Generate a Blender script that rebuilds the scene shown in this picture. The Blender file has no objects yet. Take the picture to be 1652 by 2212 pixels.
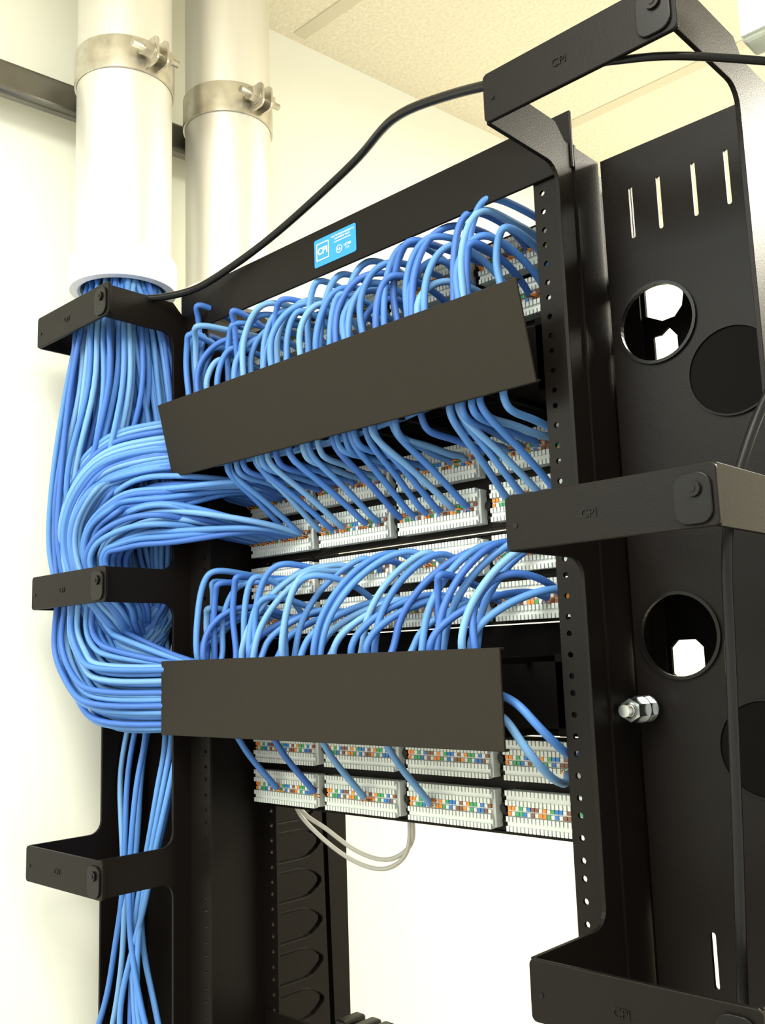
import bpy, bmesh, math, random
from mathutils import Vector as V, Matrix
random.seed(31)
COL=bpy.context.scene.collection
R=random.uniform

# ---------------------------------------------------------------- materials
def mat(name,base,rough=.5,metal=0.,noise=None,bump=None,spec=.5,ior=1.5):
    m=bpy.data.materials.new(name); m.use_nodes=True
    nt=m.node_tree; b=nt.nodes['Principled BSDF']
    b.inputs['Base Color'].default_value=(*base,1); b.inputs['Roughness'].default_value=rough
    b.inputs['Metallic'].default_value=metal; b.inputs['Specular IOR Level'].default_value=spec
    b.inputs['IOR'].default_value=ior
    tc=nt.nodes.new('ShaderNodeTexCoord')
    if noise:
        sc,amt,stretch=noise
        mp=nt.nodes.new('ShaderNodeMapping'); mp.inputs['Scale'].default_value=stretch
        n=nt.nodes.new('ShaderNodeTexNoise'); n.inputs['Scale'].default_value=sc; n.inputs['Detail'].default_value=4
        r=nt.nodes.new('ShaderNodeMapRange'); r.inputs['To Min'].default_value=1-amt; r.inputs['To Max'].default_value=1+amt
        r.inputs['From Min'].default_value=.25; r.inputs['From Max'].default_value=.75
        mx=nt.nodes.new('ShaderNodeMix'); mx.data_type='RGBA'; mx.blend_type='MULTIPLY'; mx.inputs[0].default_value=1
        mx.inputs[6].default_value=(*base,1)
        nt.links.new(tc.outputs['Object'],mp.inputs[0]); nt.links.new(mp.outputs[0],n.inputs['Vector'])
        nt.links.new(n.outputs['Fac'],r.inputs[0]); nt.links.new(r.outputs[0],mx.inputs[7]); nt.links.new(mx.outputs[2],b.inputs['Base Color'])
    if bump:
        n=nt.nodes.new('ShaderNodeTexNoise'); n.inputs['Scale'].default_value=bump[0]; n.inputs['Detail'].default_value=2
        bp=nt.nodes.new('ShaderNodeBump'); bp.inputs['Strength'].default_value=bump[1]; bp.inputs['Distance'].default_value=.001
        nt.links.new(tc.outputs['Object'],n.inputs['Vector']); nt.links.new(n.outputs['Fac'],bp.inputs['Height']); nt.links.new(bp.outputs[0],b.inputs['Normal'])
    return m
M_black=mat('black_powder_coat',(.0052,.0040,.0033),.42,bump=(900,.12),spec=.3,ior=1.28)
M_black2=mat('black_steel_gloss',(.004,.0034,.003),.30,spec=.4,ior=1.3)
M_dark=mat('deep_black_steel',(.0022,.0018,.0015),.6,spec=.2,ior=1.2)
M_cover=mat('matte_black_plastic',(.0165,.0140,.0102),.6,bump=(1200,.2),spec=.3,ior=1.25)
M_galv=mat('galvanised_steel',(.70,.69,.64),.42,.72,noise=(14,.16,(1,1,.12)))
M_galvd=mat('galvanised_hardware',(.56,.53,.45),.30,.9,noise=(60,.2,(1,1,1)))
M_strut=mat('strut_steel',(.17,.165,.15),.26,.9,noise=(10,.3,(1,1,1)))
M_bolt=mat('zinc_bolt',(.42,.44,.43),.25,1.)
M_bush=mat('white_plastic',(.88,.88,.86),.4)
M_box=mat('pale_green_grey_plastic',(.50,.55,.49),.4)
M_wall=mat('cream_paint',(.84,.85,.74),.8,bump=(150,.1))
M_wallb=mat('cream_paint_far',(.88,.84,.69),.8,bump=(150,.1))
M_ceil=mat('acoustic_tile',(.79,.735,.59),.95,noise=(170,.12,(1,1,1)),bump=(220,.7))
M_grid=mat('tile_seam',(.66,.61,.47),.8)
M_floor=mat('vinyl_floor',(.45,.42,.36),.5,noise=(5,.15,(1,1,1)))
M_block=mat('pale_grey_plastic',(.64,.68,.64),.45,noise=(90,.06,(1,1,1)))
M_grey=mat('grey_cable_jacket',(.34,.33,.29),.45)
M_bcab=mat('black_cable_jacket',(.006,.006,.006),.3,spec=.3,ior=1.35)
M_stk=mat('blue_label',(.012,.21,.56),.35)
M_white=mat('white_print',(.75,.80,.85),.5)
M_w=[mat('wire_orange',(.75,.25,.03),.5),mat('wire_green',(.04,.34,.13),.5),mat('wire_blue',(.03,.18,.52),.5),mat('wire_brown',(.22,.09,.05),.5),mat('wire_white',(.66,.68,.64),.5)]
def bl(n,c): return mat(n,c,.52,noise=(8,.15,(1,1,1)),spec=.35)
M_blue=[bl('blue_cable_a',(.052,.165,.46)),bl('blue_cable_b',(.074,.207,.49)),bl('blue_cable_c',(.125,.28,.52)),bl('blue_cable_d',(.038,.122,.40))]

# ---------------------------------------------------------------- helpers
def link(o): COL.objects.link(o); return o
def par(o,p):
    if p is not None:
        o.parent=p; o.matrix_parent_inverse=WM[p.name].inverted()
WM={}
def empty(name,loc,label,cat,group=None):
    e=bpy.data.objects.new(name,None); e.empty_display_size=.05; e.location=loc; link(e)
    WM[e.name]=Matrix.Translation(loc); e['label']=label; e['category']=cat
    if group: e['group']=group
    return e
def obj(name,me,p=None,label=None,cat=None,group=None,mats=None):
    o=bpy.data.objects.new(name,me); link(o)
    if mats:
        me.materials.clear()
        for m in mats: me.materials.append(m)
    WM[o.name]=Matrix.Identity(4)
    par(o,p)
    if label: o['label']=label
    if cat: o['category']=cat
    if group: o['group']=group
    return o
def bm_mesh(bm,name,smooth=False,angle=None):
    me=bpy.data.meshes.new(name); bmesh.ops.recalc_face_normals(bm,faces=bm.faces); bm.to_mesh(me); bm.free()
    if smooth:
        for f in me.polygons: f.use_smooth=True
    return me
def add_box(bm,x0,x1,y0,y1,z0,z1,bev=0,mi=0,M=None,seg=2):
    r=bmesh.ops.create_cube(bm,size=1)
    vs=r['verts']
    for v in vs: v.co=V((x0+(v.co.x+.5)*(x1-x0),y0+(v.co.y+.5)*(y1-y0),z0+(v.co.z+.5)*(z1-z0)))
    fs=set(f for v in vs for f in v.link_faces)
    for f in fs: f.material_index=mi
    if bev:
        es=set(e for v in vs for e in v.link_edges)
        rr=bmesh.ops.bevel(bm,geom=list(es),offset=bev,segments=seg,affect='EDGES',profile=.5)
        vs=list(set(v for f in rr['faces'] for v in f.verts)|set(v for v in vs if v.is_valid))
        for f in rr['faces']: f.material_index=mi
    if M is not None:
        for v in vs: v.co=M@v.co
    return vs
def box(name,dim,m,p=None,bev=0,**k):
    bm=bmesh.new(); add_box(bm,*dim,bev); return obj(name,bm_mesh(bm,name),p,mats=[m],**k)
def add_cyl(bm,a,b,r,seg=24,mi=0,r2=None):
    a=V(a);b=V(b);d=b-a
    q=d.to_track_quat('Z','Y').to_matrix().to_4x4(); q.translation=(a+b)/2
    rr=bmesh.ops.create_cone(bm,cap_ends=True,segments=seg,radius1=r,radius2=r if r2 is None else r2,depth=d.length,matrix=q)
    for f in set(f for v in rr['verts'] for f in v.link_faces):
        f.material_index=mi; f.smooth=len(f.verts)==4 and seg>8
    return rr['verts']
def rev(name,prof,cx,cy,m,p=None,seg=48,**k):
    bm=bmesh.new(); rings=[]
    for r,z in prof: rings.append([bm.verts.new((cx+r*math.cos(2*math.pi*i/seg),cy+r*math.sin(2*math.pi*i/seg),z)) for i in range(seg)])
    n=len(prof)
    for a in range(n):
        A=rings[a];B=rings[(a+1)%n]
        for i in range(seg):
            f=bm.faces.new((A[i],A[(i+1)%seg],B[(i+1)%seg],B[i])); f.smooth=True
    me=bm_mesh(bm,name)
    o=obj(name,me,p,mats=[m],**k)
    md=o.modifiers.new('e','EDGE_SPLIT'); md.split_angle=math.radians(35)
    return o
def circ(cx,cy,r,n=28): return [(cx+r*math.cos(2*math.pi*i/n),cy+r*math.sin(2*math.pi*i/n)) for i in range(n)]
def slot(cx,z0,z1,w):
    r=w/2; P=[]
    for i in range(7): a=math.pi*i/6; P.append((cx+r*math.cos(a),z1-r+r*math.sin(a)))
    for i in range(7): a=math.pi+math.pi*i/6; P.append((cx+r*math.cos(a),z0+r+r*math.sin(a)))
    return P
def rrect(x0,x1,z0,z1,r,n=5):
    P=[]
    for (cx,cz,a0) in ((x1-r,z1-r,0),(x0+r,z1-r,90),(x0+r,z0+r,180),(x1-r,z0+r,270)):
        for i in range(n+1):
            a=math.radians(a0+90*i/n); P.append((cx+r*math.cos(a),cz+r*math.sin(a)))
    return P
def plate_mesh(polys,th,plane,off,bev=0):
    S=100.
    cu=bpy.data.curves.new('tmp','CURVE'); cu.dimensions='2D'; cu.fill_mode='BOTH'; cu.extrude=(th/2-bev)*S; cu.bevel_depth=bev*S; cu.bevel_resolution=1
    if bev: cu.offset=-bev*S
    for P in polys:
        s=cu.splines.new('POLY'); s.points.add(len(P)-1); s.use_cyclic_u=True
        for i,(x,y) in enumerate(P): s.points[i].co=(x*S,y*S,0,1)
    t=bpy.data.objects.new('tmp',cu); link(t); bpy.context.view_layer.update()
    me=bpy.data.meshes.new_from_object(t.evaluated_get(bpy.context.evaluated_depsgraph_get()))
    bpy.data.objects.remove(t); bpy.data.curves.remove(cu)
    for v in me.vertices:
        x,y,z=v.co/S
        v.co=(x,off-z,y) if plane=='XZ' else (off+z,x,y)
    for f in me.polygons: f.use_smooth=False
    me.update(); return me
def plate(name,polys,th,plane,off,m,p=None,bev=0,**k):
    return obj(name,plate_mesh(polys,th,plane,off,bev),p,mats=[m],**k)
def text_mesh(body,size,X,Y,Z,m,name,p,ext=.0003,align='CENTER',bold=0):
    cu=bpy.data.curves.new('t','FONT'); cu.body=body; cu.size=size; cu.extrude=ext; cu.align_x=align; cu.align_y='CENTER'; cu.offset=bold
    t=bpy.data.objects.new('t',cu); link(t); bpy.context.view_layer.update()
    me=bpy.data.meshes.new_from_object(t.evaluated_get(bpy.context.evaluated_depsgraph_get()))
    bpy.data.objects.remove(t); bpy.data.curves.remove(cu)
    for v in me.vertices: x,y,z=v.co; v.co=(X+x,Y-z,Z+y)
    return obj(name,me,p,mats=[m])
def catmull(P,n=6):
    P=[V(p) for p in P]; P=[P[0]*2-P[1]]+P+[P[-1]*2-P[-2]]; out=[]
    for i in range(1,len(P)-2):
        p0,p1,p2,p3=P[i-1:i+3]
        t0=0;t1=t0+max((p1-p0).length,1e-5)**.5;t2=t1+max((p2-p1).length,1e-5)**.5;t3=t2+max((p3-p2).length,1e-5)**.5
        for k in range(n):
            t=t1+(t2-t1)*k/n
            A1=p0*((t1-t)/(t1-t0))+p1*((t-t0)/(t1-t0));A2=p1*((t2-t)/(t2-t1))+p2*((t-t1)/(t2-t1));A3=p2*((t3-t)/(t3-t2))+p3*((t-t2)/(t3-t2))
            B1=A1*((t2-t)/(t2-t0))+A2*((t-t0)/(t2-t0));B2=A2*((t3-t)/(t3-t1))+A3*((t-t1)/(t3-t1))
            out.append(B1*((t2-t)/(t2-t1))+B2*((t-t1)/(t2-t1)))
    out.append(P[-2])
    # light relaxation so the jacket bends like a real cable
    for it in range(3):
        out=[out[0]]+[out[i]*.5+(out[i-1]+out[i+1])*.25 for i in range(1,len(out)-1)]+[out[-1]]
    return out
def sweep(bm,pts,r,seg=8,mi=0):
    n=len(pts); up=None; rings=[]
    for i in range(n):
        t=(pts[min(i+1,n-1)]-pts[max(i-1,0)]).normalized()
        if up is None:
            up=t.orthogonal().normalized()
        up=(up-t*up.dot(t)); up=up.normalized() if up.length>1e-6 else t.orthogonal().normalized()
        s=t.cross(up)
        rings.append([bm.verts.new(pts[i]+(up*math.cos(2*math.pi*k/seg)+s*math.sin(2*math.pi*k/seg))*r) for k in range(seg)])
    for i in range(n-1):
        for k in range(seg):
            f=bm.faces.new((rings[i][k],rings[i][(k+1)%seg],rings[i+1][(k+1)%seg],rings[i+1][k])); f.smooth=True; f.material_index=mi
    for Rg in (rings[0][::-1],rings[-1]):
        f=bm.faces.new(Rg); f.material_index=mi
def tube(name,P,r,m,p=None,seg=8,n=6,**k):
    bm=bmesh.new(); sweep(bm,catmull(P,n),r,seg); return obj(name,bm_mesh(bm,name),p,mats=[m],**k)

# ---------------------------------------------------------------- room
ANG=math.radians(-6)
WR=Matrix.Translation((-.47,0,0))@Matrix.Rotation(ANG,4,'Z')
def struct(name,dim,m,M=None):
    bm=bmesh.new(); add_box(bm,*dim,0,M=M); o=obj(name,bm_mesh(bm,name),mats=[m]); o['kind']='structure'; return o
struct('wall_left',(-.1,0,-3.2,2.8,0,2.60),M_wall,WR)
struct('wall_back',(-.6,3.2,2.6,2.7,0,2.60),M_wallb)
struct('floor',(-1.0,3.2,-3.2,2.7,-.1,0),M_floor)
struct('ceiling',(-1.0,3.2,-3.2,2.7,2.60,2.7),M_ceil)
k=1
for y in (-.23,.33,.88,1.45,2.02):
    struct('trim_%d'%k,(-.42,3.1,y-.012,y+.012,2.5985,2.5999),M_grid); k+=1
struct('trim_%d'%k,(.15,.174,-3,2.55,2.598,2.5999),M_grid)

# ---------------------------------------------------------------- conduits and strut
ZS=2.303
strut=empty('strut_channel',(-.43,-.1,ZS),'dull steel strut channel fixed along the cream wall behind the conduits','steel channel')
bm=bmesh.new()
add_box(bm,.030,.050,-.8,.215,ZS,ZS+.045,.008,M=WR,seg=5)
for yy in (-.7,-.35,.05,.18): add_box(bm,.001,.031,yy-.02,yy+.02,ZS+.010,ZS+.035,.001,M=WR,seg=1)
obj('channel',bm_mesh(bm,'channel'),strut,mats=[M_strut])
def conduit(cx,cy,z0,zc,label):
    e=empty('conduit',(cx,cy,z0),label,'conduit pipe',group='steel conduits dropping from the ceiling')
    r=.0575
    rev('pipe',[(r,z0+.01),(r,2.599),(r-.004,2.599),(r-.004,z0+.01)],cx,cy,M_galv,e,64)
    rev('bushing',[(r+.0050,z0),(r+.0062,z0+.003),(r+.0062,z0+.034),(r+.0045,z0+.038),(r+.0005,z0+.040),(r+.0005,z0+.012),(r-.007,z0+.008),(r-.007,z0+.001),(r-.004,z0-.001)],cx,cy,M_bush,e,64,label='white plastic bushing')
    h=.021
    cl=rev('clamp',[(r+.0005,zc-h),(r+.003,zc-h),(r+.0032,zc-h+.003),(r+.0032,zc+h-.003),(r+.003,zc+h),(r+.0005,zc+h)],cx,cy,M_galvd,e,64,label='galvanised steel pipe clamp')
    bm=bmesh.new()
    for s in (-1,1):
        P=rrect(cx+r-.004,cx+r+.027,zc-.017,zc+.017,.008)
        t=plate_mesh([P],.0028,'XZ',cy+s*.007); bm.from_mesh(t)
    obj('clamp_ear',bm_mesh(bm,'clamp_ear'),cl,mats=[M_galvd])
    bm=bmesh.new(); bx=cx+r+.013
    add_cyl(bm,(bx,cy-.034,zc),(bx,cy+.030,zc),.0042,16)
    add_cyl(bm,(bx,cy-.020,zc),(bx,cy-.0095,zc),.0095,6)
    add_cyl(bm,(bx,cy-.0095,zc),(bx,cy-.0085,zc),.011,20)
    add_cyl(bm,(bx,cy+.0085,zc),(bx,cy+.0170,zc),.010,6)
    add_cyl(bm,(bx,cy+.0170,zc),(bx,cy+.019,zc),.007,16)
    obj('clamp_bolt',bm_mesh(bm,'clamp_bolt'),cl,mats=[M_galvd])
    return e
conduit(-.35,-.03,2.048,2.330,'galvanised conduit with white bushing, blue cables dropping out of its end')
conduit(-.344,.126,2.045,2.336,'galvanised conduit clamped to the wall strut behind the rack top')

# ---------------------------------------------------------------- rack
rack=empty('equipment_rack',(0,.045,0),'black two-post steel equipment rack holding patch panels','rack')
def flange(x0,x1,hx,yy,p):
    bm=bmesh.new()
    def q(a,b,c,d): bm.faces.new([bm.verts.new((u[0],yy,u[1])) for u in (a,b,c,d)])
    seq=[.0159,.0159,.01265]; z=1.05;i=0; Z=[]
    while z<1.99: Z.append(z); z+=seq[i%3]; i+=1
    cl,cr=hx-.0055,hx+.0055; r=.0024
    q((x0,.02),(x1,.02),(x1,1.04),(x0,1.04))
    lo=1.04
    for i,z in enumerate(Z):
        hi=(z+Z[i+1])/2 if i+1<len(Z) else 2.0
        q((x0,lo),(cl,lo),(cl,hi),(x0,hi)); q((cr,lo),(x1,lo),(x1,hi),(cr,hi))
        O=[(cr,z),(cr,hi),(hx,hi),(cl,hi),(cl,z),(cl,lo),(hx,lo),(cr,lo)]
        H=[(hx+r*math.cos(math.pi*k/4),z+r*math.sin(math.pi*k/4)) for k in range(8)]
        for k in range(8): q(O[k],O[(k+1)%8],H[(k+1)%8],H[k])
        lo=hi
    bmesh.ops.remove_doubles(bm,verts=bm.verts,dist=1e-6)
    o=obj('flange',bm_mesh(bm,'flange'),p,mats=[M_black])
    md=o.modifiers.new('s','SOLIDIFY'); md.thickness=.0026; md.offset=0
for s in (-1,1):
    up_=empty('upright',(s*.245,.045,0),'x','x'); del up_['category']; del up_['label']; par(up_,rack)
    WM[up_.name]=Matrix.Translation((s*.245,.045,0))
    for yy in (.0015,.0905):
        a,b=sorted((s*.222,s*.262)); flange(a,b,s*.2300,yy,up_)
    a,b=sorted((s*.246,s*.249))
    box('web',(a,b,.003,.089,.02,2.0),M_black,up_)
    box('foot',(*sorted((s*.19,s*.28)),-.12,.21,0,.02),M_black,up_,.002)
bm=bmesh.new()
add_box(bm,-.268,.262,-.0035,-.0002,1.980,2.0285,.0008)
add_box(bm,-.268,.215,-.0002,.030,2.0255,2.0285,.0008)
tb=obj('top_crossbar',bm_mesh(bm,'top_crossbar'),rack,mats=[M_black])
st=plate('sticker',[rrect(-.038,.021,1.989,2.018,.002)],.0004,'XZ',-.0038,M_stk,tb,label='blue maker label with white lettering')
YS=-.0043
plate('sticker_print',[rrect(-.0345,-.0165,1.995,2.013,.0008),rrect(-.0335,-.0175,1.996,2.012,.0006)],.0003,'XZ',YS,M_white,st)
text_mesh('CPI',.0098,-.0255,YS,2.004,M_white,'sticker_print',st,.0002,bold=.0002)
for zz,tx in ((2.0135,'CHATSWORTH PRODUCTS'),(2.0105,'EQUIPMENT RACK'),(2.0075,'www.chatsworth.com')):
    text_mesh(tx,.0026,.0025,YS,zz,M_white,'sticker_print',st,.0001)
plate('sticker_print',[circ(-.002,1.9985,.0042,20),circ(-.002,1.9985,.0036,20)],.0003,'XZ',YS,M_white,st)
text_mesh('UL',.0044,-.002,YS,1.9985,M_white,'sticker_print',st,.0001)
text_mesh('LISTED',.0034,.0095,YS,2.000,M_white,'sticker_print',st,.0001)
text_mesh('I.T.E.',.0028,.0095,YS,1.9965,M_white,'sticker_print',st,.0001)
bm=bmesh.new()
bx,bz=.2718,1.558
add_cyl(bm,(bx,.041,bz),(bx,.0,bz),.0045,20)
add_cyl(bm,(bx,.035,bz),(bx,.033,bz),.0098,32); add_cyl(bm,(bx,.033,bz),(bx,.024,bz),.0086,6); add_cyl(bm,(bx,.024,bz),(bx,.0225,bz),.0098,32)
add_cyl(bm,(bx,.0225,bz),(bx,.009,bz),.0086,6); add_cyl(bm,(bx,.009,bz),(bx,.006,bz),.0060,24,r2=.0045); 
obj('bolt',bm_mesh(bm,'bolt'),rack,mats=[M_bolt],label='zinc plated hex bolt with nut and washer')

# ---------------------------------------------------------------- vertical cable managers (rear, with hooks)
HZ=[1.9935,1.687,1.395,1.10]
def rail_poly():
    h=.0185;yb=.04;yf=-.022;ya=-.108;r=.014
    P=[(yb,.15),(yb,2.0),(-.01,2.0)]
    hs=sorted(HZ,reverse=True)
    for i,z in enumerate(hs):
        if i==0: P+= [(yf,z+h),(ya,z+h)]
        else:
            for k in range(6):
                a=math.radians(90*k/5); P.append((yf-r+r*math.cos(a),z+h+r-r*math.sin(a)))
            P.append((ya,z+h))
        P.append((ya,z-h))
        for k in range(6):
            a=math.radians(90*(5-k)/5); P.append((yf-r+r*math.cos(a),z-h-r+r*math.sin(a)))
    P.append((yf,.15))
    return P
def manager(s,label):
    e=empty('vertical_cable_manager',(s*.33,.04,0),label,'cable manager',group='vertical cable managers')
    xi,xo=s*.2585,s*.402
    for x in (xi,xo): plate('side_rail',[rail_poly()],.0035,'YZ',x,M_black,e,bev=.0005)
    a,b=sorted((s*.262,s*.402))
    if s>0:
        polys=[[(a,.15),(b,.15),(b,2.0),(a,2.0)]]
        polys+=[circ(.301,1.851,.0305,40),circ(.299,1.611,.0305,40)]
        polys+=[slot(x,1.925,1.969,.0034) for x in (.287,.311,.340,.366)]+[slot(.3065,1.366,1.404,.0040)]
        kos=[(.357,1.800,.034),(.357,1.531,.034)]
    else:
        polys=[[(a,.15),(b,.15),(b,2.0),(a,2.0)],circ(-.33,1.84,.0305,40),circ(-.33,1.611,.0305,40)]
        kos=[(-.285,1.30,.030),(-.375,1.785,.034)]
    bp=plate('back_plate',polys,.003,'XZ',.0415,M_black,e)
    for (kx,kz,kr) in kos:
        plate('knockout',[circ(kx,kz,kr,48)],.0008,'XZ',.0396,M_dark,bp)
        plate('knockout_rim',[circ(kx,kz,kr,48),circ(kx,kz,kr-.0014,48)],.0025,'XZ',.0390,M_black,bp)
    for (kx,kz) in ([(.301,1.851),(.299,1.611)] if s>0 else []):
        plate('hole_rim',[circ(kx,kz,.0325,48),circ(kx,kz,.0300,48)],.003,'XZ',.039,M_black2,bp)
    for z in HZ:
        x0,x1=sorted((s*.257,s*.4045))
        if s<0: x1=-.247
        g=plate('guide_bar',[rrect(x0,x1,z-.0185,z+.0185,.004)],.0036,'XZ',-.109,M_black,e,bev=.0007)
        WM[g.name]=Matrix.Identity(4)
        plate('latch',[rrect(x1-.026,x1-.003,z-.0165,z+.0135,.008)],.0022,'XZ',-.1118,M_black2,g,bev=.0006)
        bm=bmesh.new()
        add_cyl(bm,(x1-.0135,-.1128,z+.004),(x1-.0135,-.1150,z+.004),.0048,24)
        add_cyl(bm,(x1-.0135,-.1150,z+.004),(x1-.0135,-.1155,z+.004),.0022,12)
        add_cyl(bm,(x0+.008,-.1105,z-.002),(x0+.008,-.1115,z-.002),.0018,12)
        obj('latch_pin',bm_mesh(bm,'latch_pin'),g,mats=[M_black2])
        text_mesh('CPI',.008,(x0+x1)/2-.01,-.1111,z-.001,M_black2,'embossed_mark',g,.0003)
    return e
manager(-1,'black steel vertical cable manager with open hooks, filled with blue cables')
manager(1,'black steel vertical cable manager with round cutouts and open hooks, empty')
def octo(x0,x1,z0,z1,c): return [(x0+c,z0),(x1-c,z0),(x1,z0+c),(x1,z1-c),(x1-c,z1),(x0+c,z1),(x0,z1-c),(x0,z0+c)]
def ladder(s,label):
    e=empty('finger_duct',(s*.33,.16,.2),label,'cable manager',group='finger cable ducts')
    top=1.99 if s<0 else 1.925
    if s<0:
        polys=[[(.0935,.2),(.228,.2),(.228,1.99),(.0935,1.99)]]
        z=.66
        while z<1.95:
            P=[(.100,z+.008),(.104,z+.004),(.110,z+.002),(.158,z+.002),(.168,z+.004),(.178,z+.0095),(.1845,z+.015),(.1845,z+.020),(.178,z+.0255),(.168,z+.031),(.158,z+.033),(.110,z+.033),(.104,z+.031),(.100,z+.027)]
            polys.append(P); z+=.04445
        plate('finger_wall',polys,.008,'YZ',s*.258,M_black,e,bev=.001)
    plate('outer_wall',[[(.0935,.2),(.34,.2),(.34,top),(.0935,top)]],.003,'YZ',s*.385,M_black,e)
    a,b=sorted((s*.2500,s*.383)); P=[[(a,.2),(b,.2),(b,top),(a,top)]]
    if s>0:
        P+=[[(.2645,1.879),(.279,1.8715),(.290,1.8725),(.297,1.880),(.299,1.890),(.296,1.900),(.286,1.904),(.2645,1.905)],
            [(.270,1.838),(.284,1.836),(.291,1.845),(.291,1.856),(.284,1.865),(.2765,1.860),(.270,1.860)],
            octo(.2640,.2915,1.576,1.608,.006),octo(.2655,.2915,1.330,1.402,.006)]
    plate('spine_plate',P,.003,'XZ',.0955,M_dark,e)
ladder(-1,'black finger duct on the far face of the rack')
ladder(1,'black punched duct spine on the far face of the rack')

# ---------------------------------------------------------------- patch panels
def block_mesh(w=.1015):
    bm=bmesh.new()
    add_box(bm,0,w,.0745,.0855,-.0165,.0165,.0008,seg=1)
    for zz in (-.0115,.0115): add_box(bm,.001,w-.001,.0715,.0745,zz-.0035,zz+.0035,.0005,seg=1)
    n=25;pw=(w-.002)/n
    for i in range(n):
        x=.001+pw*i
        for zz in (-.0150,.0150,-.0068,.0068):
            h=.0022
            add_box(bm,x+pw*.12,x+pw*.80,.0692,.0748,zz-h,zz+h)
    return bm_mesh(bm,'block')
def strip_mesh(w=.1015):
    bm=bmesh.new(); n=24;pw=(w-.004)/n
    add_box(bm,.002,w-.002,.0735,.0746,-.0046,.0046,0,4)
    for i in range(n):
        for zz,o in ((-.0023,0),(.0023,1)):
            x=.002+pw*i; c=(i//2)%4
            add_box(bm,x+pw*.1,x+pw*.9,.0715,.0738,zz-.0016,zz+.0016,0,c if (i+o)%2==0 else (4 if i%3 else c))
    return bm_mesh(bm,'wire_colours')
ME_B=block_mesh(); ME_B.materials.append(M_block)
ME_S=strip_mesh()
for m in M_w: ME_S.materials.append(m)
bm=bmesh.new()
add_cyl(bm,(0,.0845,0),(0,.079,0),.0052,20); add_cyl(bm,(0,.079,0),(0,.0765,0),.0032,12)
add_box(bm,-.0045,.0045,.080,.0845,.009,.013,.0008,seg=1); add_box(bm,-.0045,.0045,.080,.0845,-.013,-.009,.0008,seg=1)
ME_K=bm_mesh(bm,'screw'); ME_K.materials.append(M_black2)
BX=[-.2365,-.1215,-.0065,.1085]
def panel(z0,z1,rows,label):
    e=empty('patch_panel',(0,.086,z0),label,'patch panel',group='patch panels')
    bm=bmesh.new(); add_box(bm,-.2413,.2413,.0852,.0885,z0+.0005,z1-.0005,.0006,seg=1)
    add_box(bm,-.2413,.2413,.0822,.0852,z0+.0005,z0+.003,.0004,seg=1); add_box(bm,-.2413,.2413,.0822,.0852,z1-.003,z1-.0005,.0004,seg=1)
    obj('panel_frame',bm_mesh(bm,'panel_frame'),e,mats=[M_black])
    for zr in rows:
        for i,x in enumerate(BX):
            b=bpy.data.objects.new('punch_down_block',ME_B); b.location=(x,0,zr); link(b); par(b,e)
            WM[b.name]=Matrix.Translation((x,0,zr))
            c=bpy.data.objects.new('wire_colours',ME_S); c.location=(x,0,zr); link(c); par(c,b)
            if i<3:
                k_=bpy.data.objects.new('screw',ME_K); k_.location=(x+.1083,0,zr); link(k_); par(k_,e)
ROWS={'T1':1.920,'T2':1.965,'C':1.738,'K':1.782,'E':1.648,'D':1.691,'B':1.467,'A':1.510}
panel(1.897,1.992,(1.920,1.965),'black patch panel nearly hidden under looping blue cables')
panel(1.7145,1.804,(1.738,1.782),'black patch panel with pale blocks and blue cables from above')
panel(1.628,1.7140,(1.648,1.691),'black patch panel with pale blocks and blue cables from below')
panel(1.444,1.530,(1.467,1.510),'black patch panel with pale blocks, mostly unwired')
rm=empty('cable_ring_panel',(-.08,.086,1.15),'black ring panel with bumpy cable rings','cable manager')
bm=bmesh.new(); add_box(bm,-.2413,.2413,.0852,.0885,1.150,1.228,.0006,seg=1)
obj('plate',bm_mesh(bm,'plate'),rm,mats=[M_black])
for x0 in (-.105,-.083,-.065):
    bm=bmesh.new(); add_box(bm,x0,x0+.014,.06,.092,1.222,1.2535,.003,seg=2); add_box(bm,x0-.003,x0+.017,.066,.086,1.214,1.246,.002,seg=2)
    obj('ring',bm_mesh(bm,'ring'),rm,mats=[M_black2])

# ---------------------------------------------------------------- horizontal managers
def hman(z0,z1,zt,cx0,cx1,tilt,label,clabel):
    e=empty('horizontal_cable_manager',(0,.03,z0),label,'cable manager',group='horizontal cable managers')
    bm=bmesh.new(); add_box(bm,-.2413,.2413,.0855,.0885,z0+.0005,zt-.0005,.0006)
    for xx in (-.205,-.07,.07,.205): add_box(bm,xx-.006,xx+.006,.024,.0855,z0+.006,z1-.006,.001,seg=1)
    add_box(bm,-.235,.235,.024,.026,z0+.012,z1-.012,.0005,seg=1)
    obj('mounting_plate',bm_mesh(bm,'mounting_plate'),e,mats=[M_dark])
    for x in [-.225+.05*i for i in range(9)]:
        for zz in (z0+.010,z1-.010):
            bm=bmesh.new()
            add_box(bm,x-.003,x+.003,-.034,.0860,zz-.003,zz+.003,.0008,seg=1)
            add_box(bm,x-.012,x+.012,-.034,-.031,zz-.004,zz+.004,.0008,seg=1)
            obj('finger',bm_mesh(bm,'finger'),e,mats=[M_dark])
    T=Matrix.Translation((0,-.0405,(z0+z1)/2))@Matrix.Rotation(tilt,4,'X')@Matrix.Translation((0,.0405,-(z0+z1)/2))
    bm=bmesh.new()
    add_box(bm,cx0,cx1,-.0425,-.0400,z0,z1,.0007,M=T); add_box(bm,cx0,cx1,-.0400,-.0355,z0,z0+.0018,.0004,M=T,seg=1); add_box(bm,cx0,cx1,-.0400,-.0355,z1-.0018,z1,.0004,M=T,seg=1)
    obj('cover',bm_mesh(bm,'cover'),e,mats=[M_cover],label=clabel)
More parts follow.
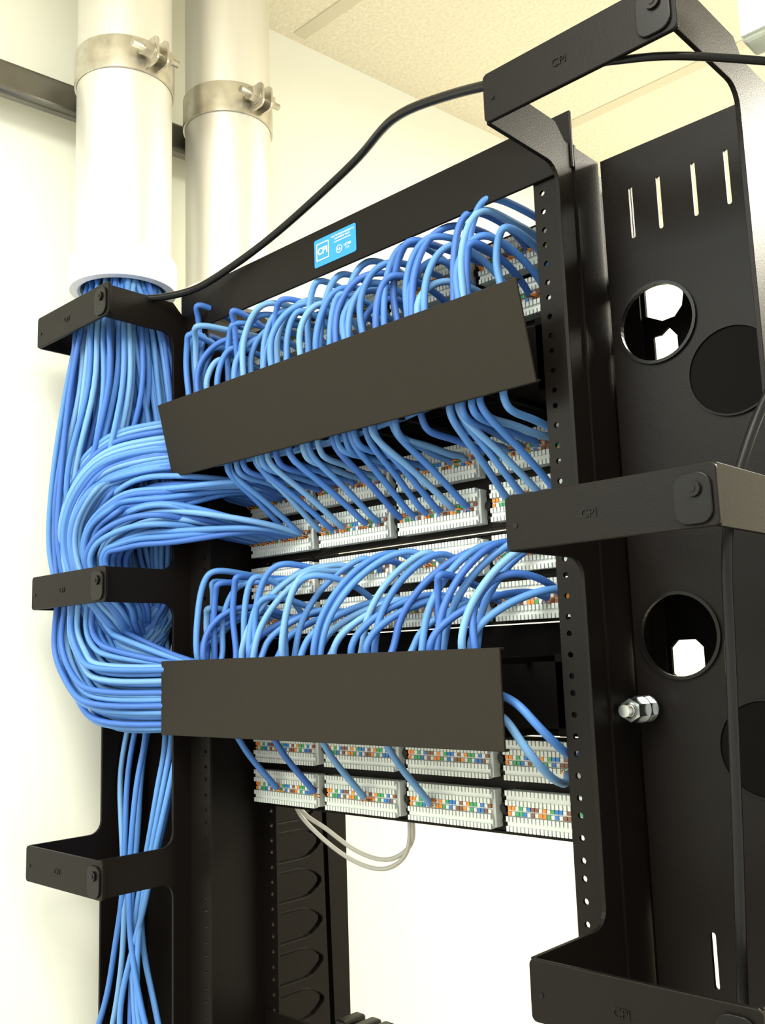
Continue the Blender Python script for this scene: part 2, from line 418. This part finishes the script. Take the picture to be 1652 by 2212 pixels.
hman(1.804,1.8845,1.897,-.243,.2355,math.radians(14),'black horizontal cable manager crossing the rack, cover tipped forward','matte black snap-on cover tipped forward')
hman(1.530,1.6065,1.628,-.2495,.1955,0,'black horizontal cable manager crossing the rack, cover slid sideways','matte black snap-on cover')

# ---------------------------------------------------------------- blue cables
CR=.0033
GA=math.pi*(3-5**.5)
def sun(i,n): r=math.sqrt((i+.5)/n); return r*math.cos(i*GA),r*math.sin(i*GA)
def wires(end,cab):
    bm=bmesh.new()
    for k in range(5):
        dx=R(-.008,.008); dz=R(-.006,.006)
        P=[end+V((0,-.002,0)),end+V((dx*.5+R(-.002,.002),.001-R(0,.005),dz*.6)),V((end.x+dx,.0712,end.z+dz))]
        sweep(bm,catmull(P,3),.0006,5,k)
    o=obj('wire_pairs',bm_mesh(bm,'wire_pairs'),cab,mats=M_w)
def cable(P,label='blue network cable running from the conduit to a patch panel',wire=True,m=None,n=6):
    m=m or random.choices(M_blue,(4,4,2,3))[0]
    o=tube('network_cable',P,CR,m,None,8,n,label=label,cat='cable',group='blue network cables')
    WM[o.name]=Matrix.Identity(4)
    if wire: wires(V(P[-1]),o)
    return o
def el(c,rx,ry,z,u,v,j=.003): return (c[0]+rx*u+R(-j,j),c[1]+ry*v+R(-j,j),z+R(-.006,.006))
def ports(skip=.0,lo=0,hi=24):
    L=[]
    for i in range(lo,hi):
        if R(0,1)<skip: continue
        L.append(BX[i//6]+.0085+.0168*(i%6))
    return L
def partA(u,v):
    j=.006
    P=[el((-.35,-.03),.042,.042,2.17,u,v,.001),el((-.35,-.03),.042,.042,2.06,u,v,.001),el((-.335,-.055),.054,.038,1.995,u,v),
       el((-.340,-.058),.068,.040,1.91,u,v,j),el((-.362,-.060),.054,.042,1.81,u,v,j),el((-.366,-.058),.054,.042,1.74,u,v,j),el((-.360,-.056),.052,.042,1.68,u,v,.003)]
    Rr=.036+(1-u)/2*.104+R(-.005,.005); cx,cz=-.284,1.668
    for a in (203,228,252):
        a=math.radians(a); P.append((cx+Rr*math.cos(a)*1.02,-.055+.038*v+R(-.003,.003),cz+Rr*math.sin(a)+R(-.002,.002)))
    zz=min(max(cz-Rr,1.537),1.600)
    P.append((-.225,-.008+.018*v,zz))
    return P,zz
def partB(u,v):
    return [el((-.35,-.03),.042,.042,2.17,u,v,.001),el((-.35,-.03),.042,.042,2.06,u,v,.001),el((-.325,-.03),.050,.036,1.995,u,v),
       el((-.320,-.016),.054,.034,1.90,u,v,.005),el((-.322,-.004),.050,.030,1.80,u,v,.005),el((-.322,.0),.046,.028,1.72,u,v)]
def rise(xe,xp,z0,zp,zr,y0,yp,g=None):
    """cable leaving the duct upward, looping over to its port"""
    d=xp-xe; l=R(-.010,.002); g=R(-.008,.006) if g is None else g
    return [(xe+l*.3,y0,z0),(xe+l+.06*d,y0+(yp-y0)*.15,z0+(zp-z0)*.50),(xe+l*.6+.26*d,y0+(yp-y0)*.55,zp-.12*(zp-z0)),
            (xe+.54*d+g*.4,yp,zp),(xe+.84*d+g,yp+(.058-yp)*.5,zr+(zp-zr)*.78),(xp+g*.3,.057,zr+max(0,(zp-zr)*.25)),(xp,.0665,zr)]
def slant(xe,xp,z0,zr,y0,b):
    """cable leaving the duct as a rising diagonal"""
    d=xp-xe; H=zr+b-z0
    return [(xe,y0,z0),(xe+.14*d-.003,y0+.006,z0+.34*H),(xe+.40*d-.002,y0+.022,z0+.70*H),(xe+.70*d,y0+.046,z0+.95*H),(xe+.92*d,.050,zr+b),(xp,.060,zr+b*.4),(xp,.0665,zr)]
endsA=[]
for x in ports(.04): endsA.append(('D',x))
for x in ports(.06): endsA.append(('E',x))
endsA+=[('B',-.192),('B',-.132),('B',-.060),('B',.026),('A',.178),('A',.190)]
endsA+=[('H',R(-.12,.10)) for i in range(36)]
nA=len(endsA); idx=list(range(nA)); random.shuffle(idx)
for j,(row,xp) in enumerate(endsA):
    u,v=sun(idx[j],nA); P,zz=partA(u,v); zr=ROWS.get(row,0)
    yv=P[-1][1]
    if row=='H':
        P+=[(-.15,yv,zz),(xp-.03,.006,zz),(xp,.012,zz)]
        cable(P,'blue network cable running from the conduit into the lower cable manager',False); continue
    if row in 'AB':
        if xp<.1:
            xe=xp-.012
            P+=[(max(xe-.05,-.215),yv,zz-.002),(xe-.01,.012,1.548),(xe-.002,.020,1.530),(xe+.004,.034,1.505),(xp,.054,zr+.012),(xp,.066,zr)]
        elif xp<.185:
            P+=[(.10,yv,1.565),(.178,-.022,1.556),(.196,-.018,1.532),(.199,.008,1.508),(.192,.040,1.498),(.178,.066,1.502)]
        else:
            P+=[(.10,yv,1.575),(.190,-.024,1.568),(.211,-.018,1.546),(.215,.008,1.526),(.206,.040,1.516),(.190,.066,1.517)]
    else:
        dia=R(0,1)<(.25 if xp<-.10 else .85)
        xe=min(max(xp-(R(.035,.070) if dia else R(.005,.055)),-.212),.165)
        if xe-.05>-.222: P.append((max(xe-.05,-.222),yv,zz))
        y0=-.016+R(-.012,.016)
        P+=[(xe-.004,yv*.5-.008,1.588)]
        if dia: P+=slant(xe,xp,1.608,zr,y0,R(.001,.010))
        else: P+=rise(xe,xp,1.608,R(1.668,1.704) if row=='D' else R(1.650,1.692),zr,y0,R(-.014,.016))
    cable(P)
endsT=[('T2',x) for x in ports(.0)]+[('T1',x) for x in ports(.04)]
endsC=[('K',x) for x in ports(.05,4,24)]+[('C',x) for x in ports(.12,4,24)]
endsB=endsT+endsC; nB=len(endsB)
direct=[('K',x) for x in ports(0,0,7)]+[('K',BX[0]+.004+.012*i) for i in range(7)]+[('C',x) for x in ports(0,0,5)]+[('C',BX[0]+.006+.008*i) for i in range(12)]
nTot=nB+len(direct); idx=list(range(nTot)); random.shuffle(idx)
def loop_(q):
    yo=R(-.022,.020); xb=-.382+.086*q+R(-.004,.004); zb=1.612+.036*q+R(-.008,.008)
    P=[(-.304+.010*q,-.006+R(-.01,.01),zb+.026),(-.318+.012*q,-.030+yo*.5,zb),(xb+.034-.02*q,-.052+yo*.7,zb+.020),(xb+.008,-.070+yo,1.690)]
    return P,xb,yo
for j,(row,xp) in enumerate(endsB):
    u,v=sun(idx[j],nTot); P=partB(u,v); zr=ROWS[row]; s=R(0,1); ze=1.872-.058*s
    L,xb,yo=loop_(.62*s); P+=L
    P+=[(xb-.004,-.078+yo,1.736-.004*s),(xb+.008,-.082+yo,1.780-.020*s),(xb+.036,-.078+yo,1.822-.034*s),(-.302+.008*s,-.064+yo*.9,ze-.016),(-.268,-.036+yo*.55,ze-.004)]
    yv=R(-.022,.012); zd=min(max(ze,1.82),1.868)
    P.append((-.238,-.009+yo*.4,ze))
    if row[0]=='T':
        big=(xp<-.12 and R(0,1)<.6)
        xe=max(xp-(R(.02,.065) if big else R(.010,.050)),-.228)
        if xe-.05>-.225: P.append((xe-.05,yv,zd))
        zp=R(1.956,1.986) if row=='T2' else R(1.930,1.974)
        if big: zp=R(1.960,2.000); yp=R(-.036,-.016)
        else: yp=R(-.012,.014)
        P+=[(xe-.003,-.012+yv*.3,1.872)]+rise(xe,xp,1.896,zp,zr,-.014+R(-.010,.014),yp,R(-.004,.004))
    else:
        xe=max(xp-R(-.004,.026),-.215)
        if xe-.05>-.225: P.append((xe-.05,yv,zd))
        d=xp-xe; ym=R(-.006,.006)
        P+=[(xe-.003,-.012,1.824),(xe,-.014+ym,1.806),(xe+.12*d,-.008+ym,1.796),
            (xe+.5*d,.020+ym*.5,zr+(1.797-zr)*.62),(xe+.88*d,.048,zr+(1.797-zr)*.22),(xp,.060,zr+.003),(xp,.0665,zr)]
    cable(P)
for j,(row,xp) in enumerate(direct):
    u,v=sun(idx[nB+j],nTot); P=partB(u,v); zr=ROWS[row]; s=R(0,1)
    q=(.42+.36*s) if row=='K' else (.60+.50*s)
    L,xb,yo=loop_(q); P+=L
    if row=='K':
        zt=1.806-.036*s
        P+=[(xb+.003,-.078+yo,1.728),(xb+.018,-.080+yo,1.760-.010*s),(xb+.046,-.074+yo,1.788-.026*s),(-.272,-.058+yo,zt),(-.236,-.034+yo*.7,zt+.002)]
        P+=[(xp-.020,.030,zr+.014-.006*s),(xp,.066,zr)]
    else:
        zt=1.778-.052*s; k_=1-.62*s
        P+=[(xb+.006*k_,-.078+yo,1.716-.004*s),(xb+.020*k_,-.078+yo,1.740-.018*s),(xb+.044*k_,-.072+yo,1.762-.040*s),(-.258,-.054+yo,zt),(-.230,-.034+yo*.7,zt+.001)]
        P+=[(xp-.020,.030,zr+.014-.010*s),(xp,.066,zr)]
    cable(P)
F=[-.418,-.390,-.352,-.336,-.318,-.296,-.278,-.266,-.345]
for i in range(9):
    u,v=sun(i,9); x2=F[i]; w_=(x2+.340); d=R(-.008,.008); t=[-.035,-.055,.058,-.015,.03,.045,.018,-.002,.050][i]
    P=[el((-.35,-.03),.02,.02,2.17,u,v),el((-.35,-.03),.03,.03,2.06,u,v),el((-.345,0),.04,.02,1.95,u,v),el((-.345,.01),.04,.015,1.8,u,v),el((-.34,.01),.04,.012,1.65,u,v),
       (-.337+t,.004+.008*v,1.53),(-.337+t*1.0,-.006+.010*v,1.475),(-.338+t*.75+d*.3,-.012+.012*v,1.415),(-.340+t*.42+d,-.018+.01*v,1.350),
       (-.340+w_*.22+t*.15+d,-.022+.012*v,1.295),(-.340+w_*.58,-.022+.012*v,1.24),(-.341+w_*.93,-.02+.01*v,1.185),(x2+(.004 if w_>0 else -.002),-.015+.01*v,1.12),(-.34+w_*.8,-.015,.8)]
    cable(P,'blue network cable continuing down the vertical manager',wire=False)

# ---------------------------------------------------------------- other cables
tube('coaxial_cable',[(.36,-.095,1.985),(.30,-.098,1.998),(.262,-.094,2.012),(.19,-.07,2.044),(.116,-.05,2.066),(.045,-.02,2.070),(-.025,-.012,2.057),(-.10,-.010,2.040),(-.165,-.014,2.026),(-.22,-.025,2.014),(-.262,-.055,2.010),(-.30,-.072,2.020),(-.335,-.068,2.045),(-.36,-.05,2.08),(-.365,-.035,2.2)],.0040,M_bcab,seg=12,label='thin black cable arching from the top hook into the conduit',cat='cable')
for dx,dz in ((0,0),(.007,.010)):
    a=-.027
    tube('network_cable',[(-.176+dx+a,.093,1.475),(-.172+dx+a,.100,1.440),(-.145+dx+a,.110,1.412+dz),(-.100+dx+a,.115,1.391+dz),(-.055+dx+a,.115,1.388+dz),(-.020+dx+a,.110,1.407+dz),(-.004+dx*.6+a,.100,1.440),(-.004+dx*.6+a,.093,1.475)],.0024,M_grey,seg=10,n=8,label='pale grey cable looping below the lowest patch panel',cat='cable',group='grey network cables')
tube('coaxial_cable',[(.56,.04,2.3),(.53,.02,2.05),(.48,-.01,1.88),(.435,-.025,1.80),(.405,-.034,1.752),(.392,-.046,1.712),(.382,-.052,1.67),(.377,-.05,1.60),(.371,-.05,1.48),(.364,-.05,1.36),(.358,-.048,1.2),(.352,-.045,.9)],.0034,M_bcab,seg=12,label='black cable hanging inside the empty vertical manager',cat='cable')
tube('coaxial_cable',[(.300,-.090,1.992),(.335,-.098,1.988),(.362,-.101,1.978),(.392,-.094,1.9695),(.434,-.054,1.9640),(.50,.01,1.952),(.62,.10,1.935)],.0026,M_bcab,seg=10,label='thin black cable leaving the top hook sideways',cat='cable')
bx_=empty('junction_box',(.46,-.055,1.976),'small pale grey plastic box beside the top hook','box')
box('housing',(.4255,.50,-.068,-.045,1.974,2.006),M_box,bx_,.003)
box('lid',(.4265,.50,-.071,-.068,1.976,2.004),M_box,bx_,.001)

# ---------------------------------------------------------------- lights, world, camera
def area(name,loc,sx,sy,e,col,rot=(0,0,0)):
    l=bpy.data.lights.new(name,'AREA'); l.shape='RECTANGLE'; l.size=sx; l.size_y=sy; l.energy=e; l.color=col
    o=bpy.data.objects.new(name,l); o.location=loc; o.rotation_euler=rot; link(o)
area('ceiling_lamp',(.7,-.9,2.55),1.2,.6,42,(1,.97,.88))
area('ceiling_lamp',(.9,1.3,2.55),1.2,.6,80,(1,.95,.80))
area('ceiling_lamp',(-.1,-1.9,2.55),.6,1.2,60,(.92,1,.97))
w=bpy.data.worlds.new('w'); bpy.context.scene.world=w; w.use_nodes=True
bg=w.node_tree.nodes['Background']; bg.inputs[0].default_value=(1,.98,.91,1); bg.inputs[1].default_value=1.88
sc=bpy.context.scene
sc.view_settings.view_transform='Standard'
Lx=V((-2226,394,2085)).normalized(); X=-Lx
up=V((-456,-13566,2085)); up=(up-up.dot(X)*X).normalized(); Y=up.cross(X)
cd=bpy.data.cameras.new('camera'); cam=bpy.data.objects.new('camera',cd); link(cam)
right=V((X.x,Y.x,up.x)); down=V((X.y,Y.y,up.y)); fwd=V((X.z,Y.z,up.z))
m3=Matrix((right,-down,-fwd)).transposed().to_4x4(); m3.translation=(.635,-.631,1.6)
cam.matrix_world=m3
cd.sensor_fit='HORIZONTAL'; cd.sensor_width=24; cd.lens=24*2085/1652; cd.clip_start=.01
sc.camera=cam
